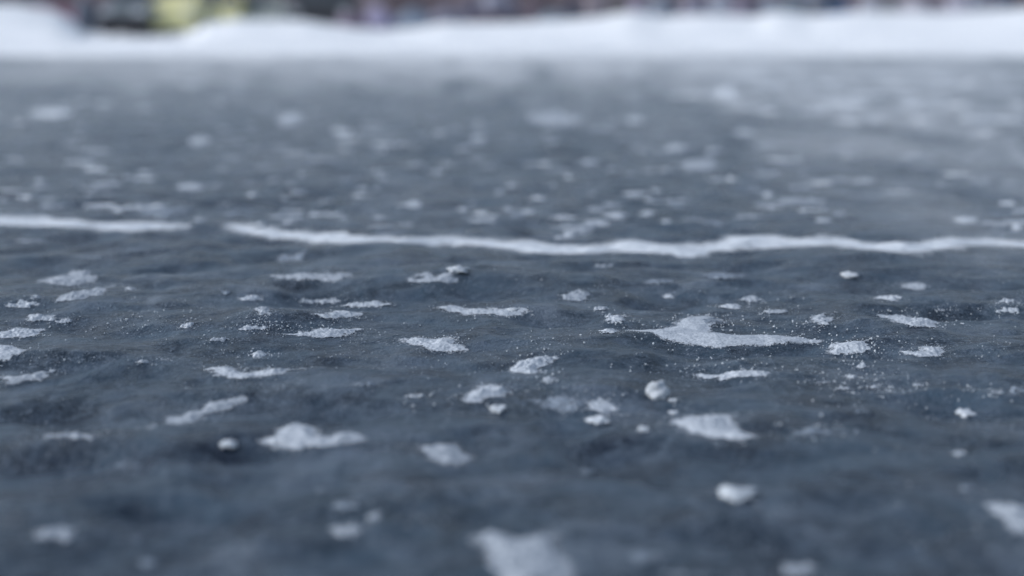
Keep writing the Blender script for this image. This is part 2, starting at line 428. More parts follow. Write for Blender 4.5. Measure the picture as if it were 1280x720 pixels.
# u, v, width, height in the photograph, material, label
SPOTS = [
 (1111,373,30,6,'snow','small snow patch directly above the slanting right hand strip'),
 (1142,358,34,9,'mid','blurred snow patch behind a dark hollow on the right'),
 (1182,388,20,4,'snow','tiny bright snow dash right of the slanting strip'),
 (1258,377,16,4,'snow','upper of two short snow dashes near the right edge'),
 (1263,388,28,6,'snow','lower and longer of two short snow dashes near the right edge'),
 (915,384,28,5,'snow','thin snow dash above the largest patch'),
 (940,374,30,8,'mid','speckled snow patch above a thin dash and the largest patch'),
 (968,390,26,5,'mid','sparse snow scatter behind the tail of the largest patch'),
 (903,346,58,12,'thin','faint wide frost patch just in front of the middle ridge, right part'),
 (1027,400,24,13,'mid','dull rounded grey frost spot above the tail of the largest patch'),
 (884,401,40,9,'thin','grey frost filling the curl of the largest patch'),
 (720,370,38,14,'mid','blurred snow patch alone, right of the long thin streak'),
 (822,353,32,10,'thin','faint snow patch in the middle distance right of centre'),
 (757,333,22,6,'mid','small snow dash close in front of the middle ridge'),
 (835,371,12,4,'snow','tiny snow fleck below the faint patch right of centre'),
 (752,386,14,4,'snow','tiny snow fleck left of the grain cluster by the largest patch'),
 (770,399,26,8,'snow','small crumbly grain cluster at the left tip of the largest patch'),
 (758,415,28,3,'snow','hair thin snow line left of the largest patch'),
 (540,349,52,13,'mid','blurred snow patch below left of a bright far lump'),
 (461,381,54,6,'snow','thin snow line left of the streak with a lump'),
 (396,346,98,9,'mid','widest blurred snow streak left of centre'),
 (400,377,56,5,'mid','thin blurred snow line below the widest blurred streak'),
 (426,394,52,8,'snow','snow strip above the long thin streak, left of centre'),
 (315,374,32,8,'snow','small oval snow patch above a crumb cluster'),
 (285,366,16,6,'thin','tiny grey snow fleck left of an oval patch'),
 (330,389,16,8,'mid','small tufted snow spot beside the crumb cluster'),
 (318,411,34,6,'snow','snow crumbs heaped at the foot of the crumb cluster'),
 (236,407,14,5,'snow','small lone snow fleck left of the crumb cluster'),
 (272,425,30,5,'mid','flat grey snow dash below the lone fleck'),
 (324,444,20,8,'snow','snow crumb patch just above the crooked strip'),
 (178,453,16,6,'snow','left of two small snow flecks side by side at left'),
 (206,450,13,4,'snow','right of two small snow flecks side by side at left'),
 (30,381,38,7,'snow','small oval snow patch near the left edge, uppermost there'),
 (52,398,40,7,'snow','snow dash left of a fainter smaller one near the left edge'),
 (80,402,18,6,'mid','fainter snow dash touching a longer one near the left edge'),
 (163,362,10,4,'snow','tiny fleck right of the slanting left hand patch'),
 (45,372,12,5,'mid','tiny fleck left of the slanting left hand patch'),
 (90,546,56,12,'mid','blurred flat snow patch alone at lower left'),
 (165,584,46,12,'thin','faint grey frost patch below the blurred flat patch at lower left'),
 (604,548,16,7,'thin','faint fleck above the kite shaped patch'),
 (733,591,32,14,'thin','faint blurred fleck right of the kite shaped patch'),
 (72,668,46,28,'mid','blurred oval snow patch near the bottom left corner'),
 (164,676,38,20,'thin','faint blurred snow patch right of the bottom left oval one'),
 (188,706,34,20,'thin','faintest blurred patch on the bottom edge at left'),
 (402,614,18,14,'thin','small faint blurred spot above a trio of blurred patches'),
 (432,634,38,20,'thin','upper left one of three blurred patches clustered at the bottom'),
 (468,645,24,22,'mid','right one of three blurred patches clustered at the bottom'),
 (437,664,52,22,'mid','lower and brightest of three blurred patches clustered at the bottom'),
 (812,697,52,26,'thin','blurred grey snow patch between two brighter ones at the bottom'),
 (997,713,52,26,'mid','blurred snow patch on the bottom edge right of centre'),
 (868,720,100,14,'thin','very faint wide frost band on the bottom edge'),
 (945,632,22,12,'thin','faint fleck below right of the blurred bright lump'),
 (992,631,18,14,'thin','faint fleck further right of the blurred bright lump'),
 (1022,541,56,15,'thin','grainy frost scatter right of the broad granular wedge'),
 (1074,542,10,10,'thin','tiny faint upright fleck right of the frost scatter'),
 (1200,567,26,13,'mid','small blurred snow patch below a bright oval lump at right'),
 (1210,612,32,13,'thin','faint blurred patch left of the one cut by the right edge'),
 (1243,491,22,8,'mid','small snow patch left of loose crumbs at the right edge'),
 (1271,488,24,14,'thin','loose snow crumbs at the right edge'),
 (1081,458,18,6,'snow','small snow fleck below the crumbling patch'),
 (1064,471,16,7,'mid','small snow fleck second below the crumbling patch'),
 (1055,486,17,5,'snow','flat snow fleck third below the crumbling patch'),
 (1095,484,15,5,'snow','snow fleck right of the third one below the crumbling patch'),
 (1030,478,20,5,'mid','snow fleck left of the group below the crumbling patch'),
 (1114,488,12,5,'mid','rightmost fleck of the group below the crumbling patch'),
 (1149,482,12,4,'mid','faint fleck right of the group below the crumbling patch'),
 (460,482,38,6,'thin','dull thin snow dash left of the ragged clump'),
 (518,496,28,6,'mid','dull snow dash touching no other, just left of the ragged clump'),
 (685,475,16,10,'mid','crumb trail hanging below the bright rounded slab'),
 (1080,515,22,8,'thin','dim frost fleck above a dim hump on the right'),
 (35,302,42,6,'mid','snow dash just below the left ridge near the left edge'),
 (172,314,34,7,'thin','dim snow dash below the middle of the left ridge'),
 (115,323,36,5,'thin','dim snow dash further below the left ridge'),
 (65,142,44,20,'ridge','bright blurred snow spot, far out near the left edge'),
 (51,226,16,12,'mid','small blurred spot above the left ridge near its left end'),
 (128,258,32,10,'mid','blurred snow patch close behind the left ridge'),
 (362,150,32,24,'mid','tall blurred snow spot far out left of centre'),
 (250,176,32,16,'mid','round blurred snow spot far out above the gap between ridges'),
 (930,166,28,14,'mid','round blurred snow spot far out right of centre'),
 (793,151,26,16,'mid','round blurred snow spot right of the large far patch'),
 (755,161,28,12,'thin','fainter blurred spot between the large far patch and a round one'),
 (848,185,28,16,'mid','round blurred snow spot below right of the large far patch'),
 (875,206,46,20,'thin','wide hazy snow spot below a round one right of centre'),
 (703,272,30,10,'mid','blurred snow patch behind the middle ridge, left of the oblique finger'),
 (771,270,26,12,'mid','blurred snow spot behind the middle ridge, right of the oblique finger'),
 (791,243,20,12,'mid','round blurred spot above the spot right of the oblique finger'),
 (660,265,20,9,'mid','small blurred spot left of the patch behind the middle ridge'),
 (365,264,32,8,'mid','blurred dash above the left end of the middle ridge'),
 (406,268,32,9,'mid','blurred dash above the lump of the middle ridge left end'),
 (518,256,34,12,'mid','blurred dash above the middle ridge left of centre'),
 (475,273,22,8,'mid','blurred dash close above the middle ridge left of centre'),
 (240,234,34,14,'mid','blurred pale patch above the gap between the left and middle ridges'),
 (600,173,22,14,'mid','small bright blurred spot far out at centre left'),
 (1000,252,52,12,'thin','dim wide patch behind the break between middle and right ridge'),
 (960,243,14,12,'mid','small bright spot behind the right part of the middle ridge'),
 (1058,131,46,18,'ridge','left bright drift of the far right drifts'),
 (1140,134,28,14,'ridge','middle bright drift of the far right drifts'),
 (1240,150,95,12,'ridge','long bright drift far out at the right edge'),
 (1172,108,80,10,'ridge','thin bright drift nearest the shore at right'),
 (1262,116,60,9,'ridge','thin bright drift at the right edge near the shore'),
 (908,118,30,26,'ridge','bright drifted snow heap in blowing snow right of centre'),
 (970,108,60,12,'ridge','long drifted heap right of the brightest one in blowing snow'),
]
for u, v, w, h, mt, lab in SPOTS:
    big = w * h > 600
    far = v < 300
    if far: mt = {'mid': 'snow', 'thin': 'mid'}.get(mt, mt); w, h = w * 1.2, h * 1.05
    patch(ell(u, v, w, h, seed=3), lab, mt, .006 if far and mt == 'ridge' else (.0025 if far else .0022 + (mt == 'snow') * .0006), .18 if far else .30, res=34 if not far else 18)

# many small blurred flecks beyond the ridge that nothing tells apart
FLECKS = [(120,235),(148,262),(105,203),(280,212),(318,187),(300,216),(405,200),(432,187),(372,241),(466,156),(545,233),
 (560,205),(595,198),(640,232),(632,197),(820,213),(788,218),(748,262),(635,262),(850,258),(1120,240),(1050,268),
 (895,225),(985,200),(735,205),(680,205),(510,180),(540,150),(420,155),(35,112),(130,130),(210,120),(300,118),
 (590,118),(470,215),(340,225),(90,180),(190,190),(20,200),(1180,230),(1260,255),(1225,190),(1010,225),(580,262),(450,245),(30,247),
 (1130,205),(690,178),(215,215),(160,222)]
_r = random.Random(5)
while len(FLECKS) < 270:
    u, v = _r.uniform(-20, 1300), 95 + 190 * _r.random() ** .85
    if all(abs(u - a) > 12 or abs(v - b) > 6 for a, b in FLECKS): FLECKS.append((u, v))
_spec = []
for i, (u, v) in enumerate(FLECKS):
    rr = random.Random(i)
    _spec.append((rr.uniform(14, 44), rr.uniform(6, 12), u, v, i, rr.choice(['ridge', 'snow', 'mid', 'mid', 'thin'])))
_spec.sort(key=lambda t: -t[0] * t[1])
_rest = []
for k, (w_, h_, u, v, i, mt) in enumerate(_spec):      # the 125 largest as things of their own, the rest as one sprinkling
    o = patch(ell(u, v, w_, h_, seed=i), 'small pale blurred fleck, one of many strewn behind the long ridges', mt, .0025, .25,
              group='small flecks strewn on the ice behind the ridges', res=14)
    if k >= 125 and o: _rest.append(o)
V, F, CV, MI, off = [], [], [], [], 0
mlist = ['ridge', 'snow', 'mid', 'thin']
for o in _rest:
    me = o.data
    V += [tuple(v.co + o.location) for v in me.vertices]; F += [tuple(a + off for a in p.vertices) for p in me.polygons]
    CV += [d.value for d in me.attributes['cover'].data]; off += len(me.vertices)
    MI += [mlist.index([k for k in mlist if M[k] == me.materials[0]][0])] * len(me.polygons)
    bpy.data.objects.remove(o); bpy.data.meshes.remove(me)
fl = link('snow_flecks', V, F)
for k in mlist: fl.data.materials.append(M[k])
fl.data.polygons.foreach_set('material_index', MI)
fl.data.attributes.new('cover', 'FLOAT', 'POINT').data.foreach_set('value', CV)
tag(fl, 'sprinkling of the smallest pale snow flecks on the ice behind the ridges', kind='stuff')
for i, (u, v) in enumerate([(985,126),(1012,112),(1036,104),(1088,119),(1118,107),(1162,126),(1196,132),(1212,104),(1152,150),(1232,166),(1272,132),
     (1092,150),(962,140),(1100,94),(942,97),(1000,92),(1050,152),(1180,100),(1250,98),(1020,140),(925,135),(865,120),(1130,120),(1290,100)]):
    rr = random.Random(i + 90)
    patch(ell(u, v, rr.uniform(24, 60), rr.uniform(8, 15), seed=i),
          'small blurred snow drift in the cluster far out at the right, near the shore', rr.choice(['drift', 'drift', 'ridge']), .005, .2,
          group='small snow drifts clustered far out at the right', res=14)

# ------------------------------------------------------------------ snow ridges along the crack
def ridge(top, bot, label):
    """a drift of snow between its back edge and its front edge"""
    us = np.arange(top[0][0], top[-1][0] + 1, 8.0)
    a = np.interp(us, [p[0] for p in top], [p[1] for p in top]); b = np.interp(us, [p[0] for p in bot], [p[1] for p in bot])
    th = np.maximum(b - a, 2)
    a = a + .34 * th; b = b - .20 * th
    poly = [(float(u), float(v)) for u, v in zip(us, b)] + [(float(u), float(v)) for u, v in zip(us[::-1], a[::-1])]
    return patch(poly, label, 'ridge', .0085, .04, 'snow_ridge', 'snow ridge', 'white snow ridges drifted along the crack in the ice',
                 seed=60 + int(us[0]) % 50, cell=(.0020, .0030), feather=.3, wisp=.020, fmax=.045, lumpy=.12, hf=.5)
ridge([(-520,255),(-300,259),(-70,262),(0,264),(40,265),(80,268),(120,271),(160,271),(200,273),(234,281)],
      [(-520,272),(-300,280),(-70,283),(0,283),(60,287),(120,289),(190,291),(234,284)], 'left snow ridge along the crack, running out of the picture')
ridge([(294,281),(305,282),(322,279),(340,283),(380,287),(420,291),(470,293),(520,295),(550,293),(568,289),(585,294),(630,300),(680,303),(730,302),(765,298),(785,292),(805,293),(825,299),(865,300),(900,297),(925,293),(942,288),(965,293),(1000,297),(1032,300)],
      [(294,287),(330,300),(380,302),(420,303),(470,305),(520,307),(570,308),(630,312),(680,318),(740,321),(800,322),(860,320),(920,316),(980,312),(1032,304)], 'longest snow ridge along the crack, crossing the middle of the picture')
ridge([(1044,298),(1070,299),(1110,300),(1150,300),(1190,296),(1230,295),(1280,296),(1360,296),(1600,303),(1900,299)],
      [(1044,303),(1080,312),(1130,318),(1170,316),(1200,309),(1240,308),(1280,313),(1360,314),(1600,318),(1900,311)], 'right snow ridge along the crack, sagging before the right edge')

# ------------------------------------------------------------------ snow lumps
def lump(u, v, w, h, label, material='lump', flat=.5):
    if material == 'mid': material = 'lump'
    if material == 'ridge': material = 'lump'
    gx, gy = on_ice(u, v + h / 2)
    px = math.hypot(gy, CAM_H) / FPX
    bm = bmesh.new(); bmesh.ops.create_icosphere(bm, subdivisions=4, radius=1)
    rr = random.Random(int(u + v * 3)); ox, oy = rr.uniform(0, 50), rr.uniform(0, 50)
    sx, sz = w * px / 2, h * px / 2 * .95
    for vt in bm.verts:
        c = vt.co
        n = float(perlin(c.x * 1.3 + ox, c.y * 1.3 + c.z * 1.3 + oy, 3)) * .42 + float(perlin(c.x * 3.7 + oy, c.y * 3.7 + c.z * 4.1, 8)) * .20
        f = 1 + n
        z = c.z * f
        if z < -.55: z = -.55 + (z + .55) * .2
        vt.co = Vector((c.x * f * sx, c.y * f * sx * (.85 if flat > .9 else 1.25), (z + .5) * sz * 1.25 * flat))
    o = from_bm('snow_lump', bm, M[material], smooth=True)
    o.location = (gx, gy + sx * .4, float(ice_z(gx, gy + sx * .4)) - sz * .1)
    return tag(o, label, 'snow lump', 'rounded lumps of snow on the ice')
lump(822, 486, 24, 24, 'upright rounded snow lump alone right of centre', flat=1.0)
lump(623, 506, 22, 15, 'small snow lump just under the ragged clump')
lump(748, 521, 26, 14, 'oval snow lump below the patch beside dull frost')
lump(286, 553, 23, 12, 'small bright oval lump left of the long patch under the darkest hollow')
lump(1207, 513, 24, 11, 'small bright oval lump on the smooth right hand ice')
lump(923, 612, 42, 22, 'blurred bright oval lump at lower right')
lump(1063, 340, 18, 13, 'small blurred lump in front of the break between ridges')
lump(572, 333, 26, 13, 'bright blurred lump just in front of the middle ridge')
lump(642, 385, 14, 6, 'tiny lump sitting on the right end of the long thin streak')
lump(325, 280, 20, 7, 'snow knob on the left end of the middle ridge', 'ridge')
lump(842, 499, 11, 6, 'tiny lump under the upright rounded lump')
lump(843, 514, 12, 6, 'tiny lump above the broad granular wedge')
lump(805, 534, 14, 8, 'small dull lump left of the broad granular wedge', 'mid')

# ------------------------------------------------------------------ loose grains (nobody could count them)
ico = [(0, 0, 1), (.894, 0, .447), (.276, .851, .447), (-.724, .526, .447), (-.724, -.526, .447), (.276, -.851, .447),
       (.724, .526, -.447), (-.276, .851, -.447), (-.894, 0, -.447), (-.276, -.851, -.447), (.724, -.526, -.447), (0, 0, -1)]
icof = [(0, 1, 2), (0, 2, 3), (0, 3, 4), (0, 4, 5), (0, 5, 1), (1, 6, 2), (2, 7, 3), (3, 8, 4), (4, 9, 5), (5, 10, 1),
        (6, 7, 2), (7, 8, 3), (8, 9, 4), (9, 10, 5), (10, 6, 1), (11, 7, 6), (11, 8, 7), (11, 9, 8), (11, 10, 9), (11, 6, 10)]
ICO, ICOF = np.array(ico), np.array(icof)
gx_, gy_, gr_ = [], [], []
def scatter(u, v, su, sv, n, r0, r1):
    uu = rng.normal(u, su, n); vv = rng.normal(v, sv, n)
    for a, b in zip(uu, vv):
        if b < 60: continue
        x, y = on_ice(a, b)
        gx_.append(x); gy_.append(y); gr_.append(r0 + (r1 - r0) * rng.random() ** 2.6)
CLUSTERS = [(318, 400, 14, 9, 60), (330, 410, 20, 4, 40), (300, 465, 18, 5, 50), (325, 444, 12, 4, 30), (380, 410, 25, 3, 40),
 (560, 424, 22, 6, 60), (595, 395, 40, 5, 60), (680, 440, 22, 8, 60), (690, 425, 20, 5, 40), (775, 398, 12, 6, 50), (860, 410, 45, 10, 180),
 (950, 405, 40, 10, 90), (1010, 410, 20, 8, 60), (1060, 430, 22, 7, 80), (1100, 430, 30, 10, 60), (1085, 484, 28, 9, 70), (1180, 405, 20, 4, 40),
 (1140, 395, 25, 6, 40), (960, 380, 30, 8, 50), (690, 470, 12, 8, 30), (620, 492, 25, 8, 40), (760, 510, 25, 8, 40), (840, 505, 10, 12, 25),
 (100, 405, 60, 10, 70), (150, 395, 60, 12, 60), (900, 445, 40, 8, 50), (30, 440, 30, 20, 60), (1240, 490, 26, 6, 50), (1022, 540, 24, 7, 60),
 (870, 460, 60, 8, 60), (430, 400, 40, 8, 60), (240, 400, 40, 12, 50), (1040, 460, 40, 14, 60), (1250, 400, 30, 10, 30), (560, 500, 40, 8, 30)]
for u, v, su, sv, n in CLUSTERS: scatter(u, v, su, sv, int(n * 1.1), .0002, .0012)
# general sprinkling, denser where wind has dropped it
for a, b in EDGE_GRAINS:
    gx_.append(a); gy_.append(b); gr_.append(.0002 + .0006 * rng.random() ** 3)
N = 90000
yy = .5 + 3.0 * rng.random(N) ** 1.3; xx = rng.uniform(-1, 1, N) * (.42 * yy + .35)
keep = fbm(xx / .16, yy / .2, 140, 4) + .35 * perlin(xx / .03, yy / .03, 150) > .30 + .35 * rng.random(N)
xx, yy = xx[keep], yy[keep]
gx_ += xx.tolist(); gy_ += yy.tolist(); gr_ += (.00016 + .0006 * rng.random(len(xx)) ** 4).tolist()
gx_, gy_, gr_ = np.array(gx_), np.array(gy_), np.array(gr_)
gz_ = ice_z(gx_, gy_) + gr_ * .35
n = len(gx_)
sq = rng.uniform(.65, 1.3, (n, 1, 3))
V = ICO[None] * gr_[:, None, None] * sq * rng.uniform(.8, 1.2, (n, 12, 1)) + np.stack([gx_, gy_, gz_], -1)[:, None]
F = ICOF[None] + (np.arange(n) * 12)[:, None, None]
gr = link('snow_grains', V.reshape(-1, 3).tolist(), F.reshape(-1, 3).tolist(), M['grain'], smooth=False)
tag(gr, 'loose white snow grains strewn over the ice in focus', kind='stuff')
print('grains', n)

# ------------------------------------------------------------------ boulders behind the snow bank
def boulder(u, vb, wpx, hpx, d, color, label, seed):
    x, y, _ = at_dist(u, vb, d)
    base = float(shore_z(np.array(x), np.array(y)))
    top = at_dist(u, vb - hpx, d)[2]
    sx, sz = wpx * d / FPX / 2, max(top - base, .35)
    bm = bmesh.new(); bmesh.ops.create_icosphere(bm, subdivisions=4, radius=1)
    rr = random.Random(seed); ox, oy = rr.uniform(0, 60), rr.uniform(0, 60)
    planes = [(Vector((rr.uniform(-1, 1), rr.uniform(-1, 1), rr.uniform(-.3, 1))).normalized(), rr.uniform(.62, .9)) for _ in range(9)]
    for vt in bm.verts:
        c = vt.co.copy()
        for nrm, dd in planes:
            k = c.dot(nrm) - dd
            if k > 0: c -= nrm * k * .85
        c *= 1 + .09 * float(perlin(c.x * 2.5 + ox, c.y * 2.5 + c.z * 2.2 + oy, 2)) + .03 * float(perlin(c.x * 9 + oy, c.y * 9 + c.z * 8, 6))
        vt.co = Vector((c.x * sx * 1.1, c.y * sx * .9, (c.z + .45) * sz / 1.3))
    key = 'stone_%02d' % seed
    m = plain(key, tuple(min(1, c * 1.45 + .015) for c in color), .9, 0, .4, 2.5)  # stone colours lifted, painting in the paleness of distant haze
    # snow resting on the upper faces
    nt = m.node_tree; b = nt.nodes['Principled BSDF']
    src = b.inputs['Base Color'].links[0].from_socket
    geo = nt.nodes.new('ShaderNodeNewGeometry'); sep = nt.nodes.new('ShaderNodeSeparateXYZ')
    nt.links.new(geo.outputs['Normal'], sep.inputs[0])
    nn = noise(nt, 3, 4, .6, geo.outputs['Position'])
    add = nt.nodes.new('ShaderNodeMath'); add.operation = 'ADD'; nt.links.new(sep.outputs['Z'], add.inputs[0]); nt.links.new(nn, add.inputs[1])
    nt.links.new(mixc(nt, ramp(nt, add.outputs[0], 1.36, 1.42) if False else ramp(nt, add.outputs[0], .97, 1.0), src, (.75, .78, .8, 1)) if False else src, b.inputs['Base Color'])
    o = from_bm('boulder', bm, m, smooth=True)
    o.location = (x, y, base - .05); o.rotation_euler = (0, 0, rr.uniform(-.3, .3))
    return tag(o, label, 'boulder', 'boulders lining the far shore')
BOULD = [
 (478, 36, 46, 26, 49, (.19, .18, .27), 'pale violet grey boulder right of the black car'),
 (440, 33, 38, 16, 48, (.12, .09, .13), 'low purplish boulder at the right foot of the black car'),
 (520, 34, 52, 24, 49, (.12, .15, .20), 'blue grey boulder between the pale violet one and dark maroon scrub'),
 (560, 28, 44, 18, 50, (.16, .16, .21), 'grey boulder in front of dark maroon scrub'),
 (590, 27, 40, 24, 52, (.09, .09, .13), 'slate dark boulder left of the broad maroon one'),
 (625, 27, 76, 17, 49, (.045, .035, .055), 'broad dark maroon boulder low behind the snow'),
 (622, 16, 50, 26, 56, (.17, .18, .23), 'pale grey boulder showing above the broad dark maroon one'),
 (668, 25, 34, 22, 53, (.07, .055, .075), 'dark maroon boulder right of the broad one'),
 (690, 26, 42, 12, 48, (.16, .19, .23), 'low grey boulder in front of dark brown ones'),
 (716, 23, 34, 22, 50, (.045, .05, .075), 'blue black boulder at the right of the dark group'),
 (745, 23, 40, 26, 52, (.16, .14, .16), 'warm grey boulder right of the blue black one'),
 (772, 16, 26, 22, 55, (.075, .07, .075), 'dark grey boulder left of the little snow hump'),
 (795, 15, 34, 18, 56, (.19, .17, .23), 'lilac grey boulder behind the little snow hump'),
 (826, 21, 44, 24, 50, (.12, .14, .18), 'mid grey boulder right of the little snow hump'),
 (866, 18, 44, 22, 51, (.15, .15, .20), 'light slate boulder third right of the snow hump'),
 (900, 20, 40, 24, 53, (.17, .19, .24), 'pale blue grey boulder fourth right of the snow hump'),
 (933, 20, 42, 26, 50, (.11, .10, .14), 'dark mauve boulder with snow beside it'),
 (962, 16, 28, 18, 54, (.19, .22, .27), 'palest small boulder right of the dark mauve one'),
 (992, 19, 44, 24, 50, (.085, .11, .14), 'dark teal grey boulder left of the blue car'),
 (1018, 18, 30, 22, 52, (.13, .14, .17), 'grey boulder touching the left of the blue car'),
 (1088, 17, 40, 20, 51, (.19, .20, .24), 'pale grey boulder right of the blue car'),
 (1117, 17, 34, 22, 53, (.15, .16, .18), 'mid grey boulder second right of the blue car'),
 (1152, 17, 52, 22, 52, (.24, .24, .28), 'broad pale lilac grey boulder third right of the blue car'),
 (1194, 17, 50, 22, 51, (.22, .22, .27), 'pale mauve boulder fourth right of the blue car'),
 (1225, 14, 36, 20, 54, (.22, .24, .29), 'pale boulder left of the last dark one'),
 (1256, 12, 40, 20, 53, (.07, .085, .12), 'last dark boulder at the right edge'),
 (108, 12, 26, 20, 49, (.06, .075, .105), 'dark slate boulder between the maroon car and the dark blue car'),
]
for i, bb in enumerate(BOULD): boulder(*bb, i + 1)

# ------------------------------------------------------------------ vehicles
def lathe_x(bm, prof, cx, cy, cz, seg=24):
    """profile of (radius, x) turned round an axle along y"""
    rings = []
    for r, t in prof:
        rings.append([bm.verts.new((cx + r * math.cos(2 * math.pi * k / seg), cy + t, cz + r * math.sin(2 * math.pi * k / seg))) for k in range(seg)])
    for a, b in zip(rings[:-1], rings[1:]):
        for k in range(seg): bm.faces.new((a[k], a[(k + 1) % seg], b[(k + 1) % seg], b[k]))
    bm.faces.new(rings[0]); bm.faces.new(rings[-1][::-1])

def prism(bm, prof, y0, y1, inset=0, ztop=None):
    """side profile (x,z) extruded across the car; higher points lean inwards"""
    zs = [p[1] for p in prof]; zm = max(zs)
    def yy(z, y):
        f = max(0, (z - .85) / max(zm - .85, .01)) if zm > .95 else 0
        return y * (1 - inset * f)
    A = [bm.verts.new((x, yy(z, y0), z)) for x, z in prof]; B = [bm.verts.new((x, yy(z, y1), z)) for x, z in prof]
    n = len(prof)
    for i in range(n): bm.faces.new((A[i], A[(i + 1) % n], B[(i + 1) % n], B[i]))
    bm.faces.new(A[::-1]); bm.faces.new(B)
    bmesh.ops.recalc_face_normals(bm, faces=bm.faces)

def box(bm, x0, x1, y0, y1, z0, z1):
    r = bmesh.ops.create_cube(bm, size=1)
    for v in r['verts']:
        v.co = Vector(((x0 + x1) / 2 + v.co.x * (x1 - x0), (y0 + y1) / 2 + v.co.y * (y1 - y0), (z0 + z1) / 2 + v.co.z * (z1 - z0)))

def vehicle(name, x, y, rz, paint, label, cat, van=False, L=4.3, W=1.78, H=1.48, low=None, soft=False):
    z = float(shore_z(np.array(x), np.array(y)))
    root = empty(name, (x, y, z), rz)
    tag(root, label, cat, 'vehicles parked beyond the snow bank')
    h = L / 2
    if van:
        prof = [(-h, .2), (-h + .05, H * .95), (-h + .3, H), (h - 1.6, H), (h - .95, H * .62), (h - .12, H * .5), (h, .62), (h, .2)]
    else:
        prof = [(-h, .30), (-h, .62), (-h + .12, .92), (-h + .45, H * .93), (-h + .95, H), (h - 2.0, H), (h - 1.25, .96), (h - .25, .84), (h, .62), (h, .30)]
    wx = (-h + .78, h - .82)
    # wheel arches cut into the sill line
    full = []
    arch = []
    for c in wx[::-1]:
        arch += [(c + .38 * math.cos(a), .30 + .38 * math.sin(a) * .98) for a in [math.pi * k / 8 for k in range(9)]]
    full = prof + arch
    bm = bmesh.new(); prism(bm, full, -W / 2, W / 2, .16)
    bmesh.ops.triangulate(bm, faces=[f for f in bm.faces if len(f.verts) > 4])
    from_bm('body', bm, paint, root)
    # dark sill and bumpers
    for sx in (-1, 1):
        bm = bmesh.new(); box(bm, sx * h - .07 if sx > 0 else -h - .09, sx * h + .09 if sx > 0 else -h + .07, -W / 2 + .02, W / 2 - .02, .20 if low is None else low, .58)
        bmesh.ops.bevel(bm, geom=bm.edges[:], offset=.04, segments=2, affect='EDGES')
        from_bm('bumper', bm, paint if van or soft else M['black'], root)
    bm = bmesh.new(); box(bm, wx[0] + .4, wx[1] - .4, -W / 2 + .05, W / 2 - .05, .18, .34)
    from_bm('sill', bm, paint if van or soft else M['black'], root)
    # side windows
    for s in (-1, 1):
        for (a, b2) in ((( -h + .62, -.25)), ((-.15, h - 1.75 if not van else h - 1.7))):
            bm = bmesh.new(); yb = s * (W / 2 * .985 + .006); yt = s * (W / 2 * (1 - .16 * .8) + .012)
            vs = [bm.verts.new(p) for p in ((a, yb, .98), (b2 + (.35 if a > -.2 else 0), yb, .98), (b2, yt, H * .93), (a + .1, yt, H * .93))]
            f = bm.faces.new(vs)
            r = bmesh.ops.extrude_face_region(bm, geom=[f])
            for v in r['geom']:
                if isinstance(v, bmesh.types.BMVert): v.co.y -= s * .03
            from_bm('side_window', bm, M['glass'], root)
    # windscreens front and back
    for (xa, za), (xb, zb) in ((((h - 1.6, H), (h - .95, H * .62)) if van else ((h - 2.0, H), (h - 1.25, .96))), ((-h + .95, H), (-h + .45, H * .93))) if not van else (((h - 1.6, H), (h - .95, H * .62)),):
        bm = bmesh.new(); o1, o2 = .1, .92
        sgn = 1 if xb > xa else -1
        pts3 = []
        for t in (o1, o2):
            xx_, zz_ = xa + (xb - xa) * t + sgn * .012, za + (zb - za) * t + .012
            f = max(0, (zz_ - .85) / max(H - .85, .01)); hw = W / 2 * (1 - .16 * f) - .09
            pts3.append((xx_, hw, zz_))
        (x0_, w0_, z0_), (x1_, w1_, z1_) = pts3
        vs = [bm.verts.new(p) for p in ((x0_, -w0_, z0_), (x0_, w0_, z0_), (x1_, w1_, z1_), (x1_, -w1_, z1_))]
        f = bm.faces.new(vs); r = bmesh.ops.extrude_face_region(bm, geom=[f])
        for v in r['geom']:
            if isinstance(v, bmesh.types.BMVert): v.co.z -= .03
        bmesh.ops.recalc_face_normals(bm, faces=bm.faces)
        from_bm('windscreen', bm, M['glass'], root)
    # lamps
    for sx, m, nm in ((1, M['lamp'], 'headlight'), (-1, M['red_lamp'], 'tail_light')):
        for s in (-1, 1):
            bm = bmesh.new(); box(bm, sx * h - .06 - .02, sx * h + .025, s * (W / 2 - .38), s * (W / 2 - .06), .62, .80)
            bmesh.ops.recalc_face_normals(bm, faces=bm.faces)
            from_bm(nm, bm, m, root)
    for cx in wx:
        for s in (-1, 1):
            bm = bmesh.new(); lathe_x(bm, [(.20, -.09), (.30, -.10), (.33, -.07), (.33, .07), (.30, .10), (.20, .09)], 0, 0, 0)
            wob = from_bm('wheel', bm, M['tyre'], root, True); wob.location = (cx, s * (W / 2 - .12), .33)
            bm = bmesh.new(); lathe_x(bm, [(.05, s * .115), (.17, s * .10), (.20, s * .10), (.20, s * .06)], 0, 0, 0, 18)
            from_bm('rim', bm, M['rim'], wob, False)
    return root
P = {k: plain('paint_' + k, c, .5, 0, .12, 1.5, .3) for k, c in dict(yellow=(.74, .70, .36), lime=(.72, .68, .30), pale=(.50, .53, .47), maroon=(.20, .09, .13), black=(.02, .022, .026),
     navy=(.13, .155, .17), blue=(.045, .10, .24)).items()}
x, y, _ = at_dist(153, 42, 45.0)
vehicle('parked_car', x, y + 2.2, R(-90), P['navy'], 'small dark blue grey car with black bumper, seen end on left of the yellow van', 'car', W=1.5, low=.05)
x, y, _ = at_dist(214, 40, 46)
vehicle('parked_van', x, y + 2.4, R(-90), P['yellow'], 'dull yellow van seen end on, right beside the dark blue grey car', 'van', True, L=4.6, W=1.45, H=1.9, low=.1)
x, y, _ = at_dist(272, 30, 55)
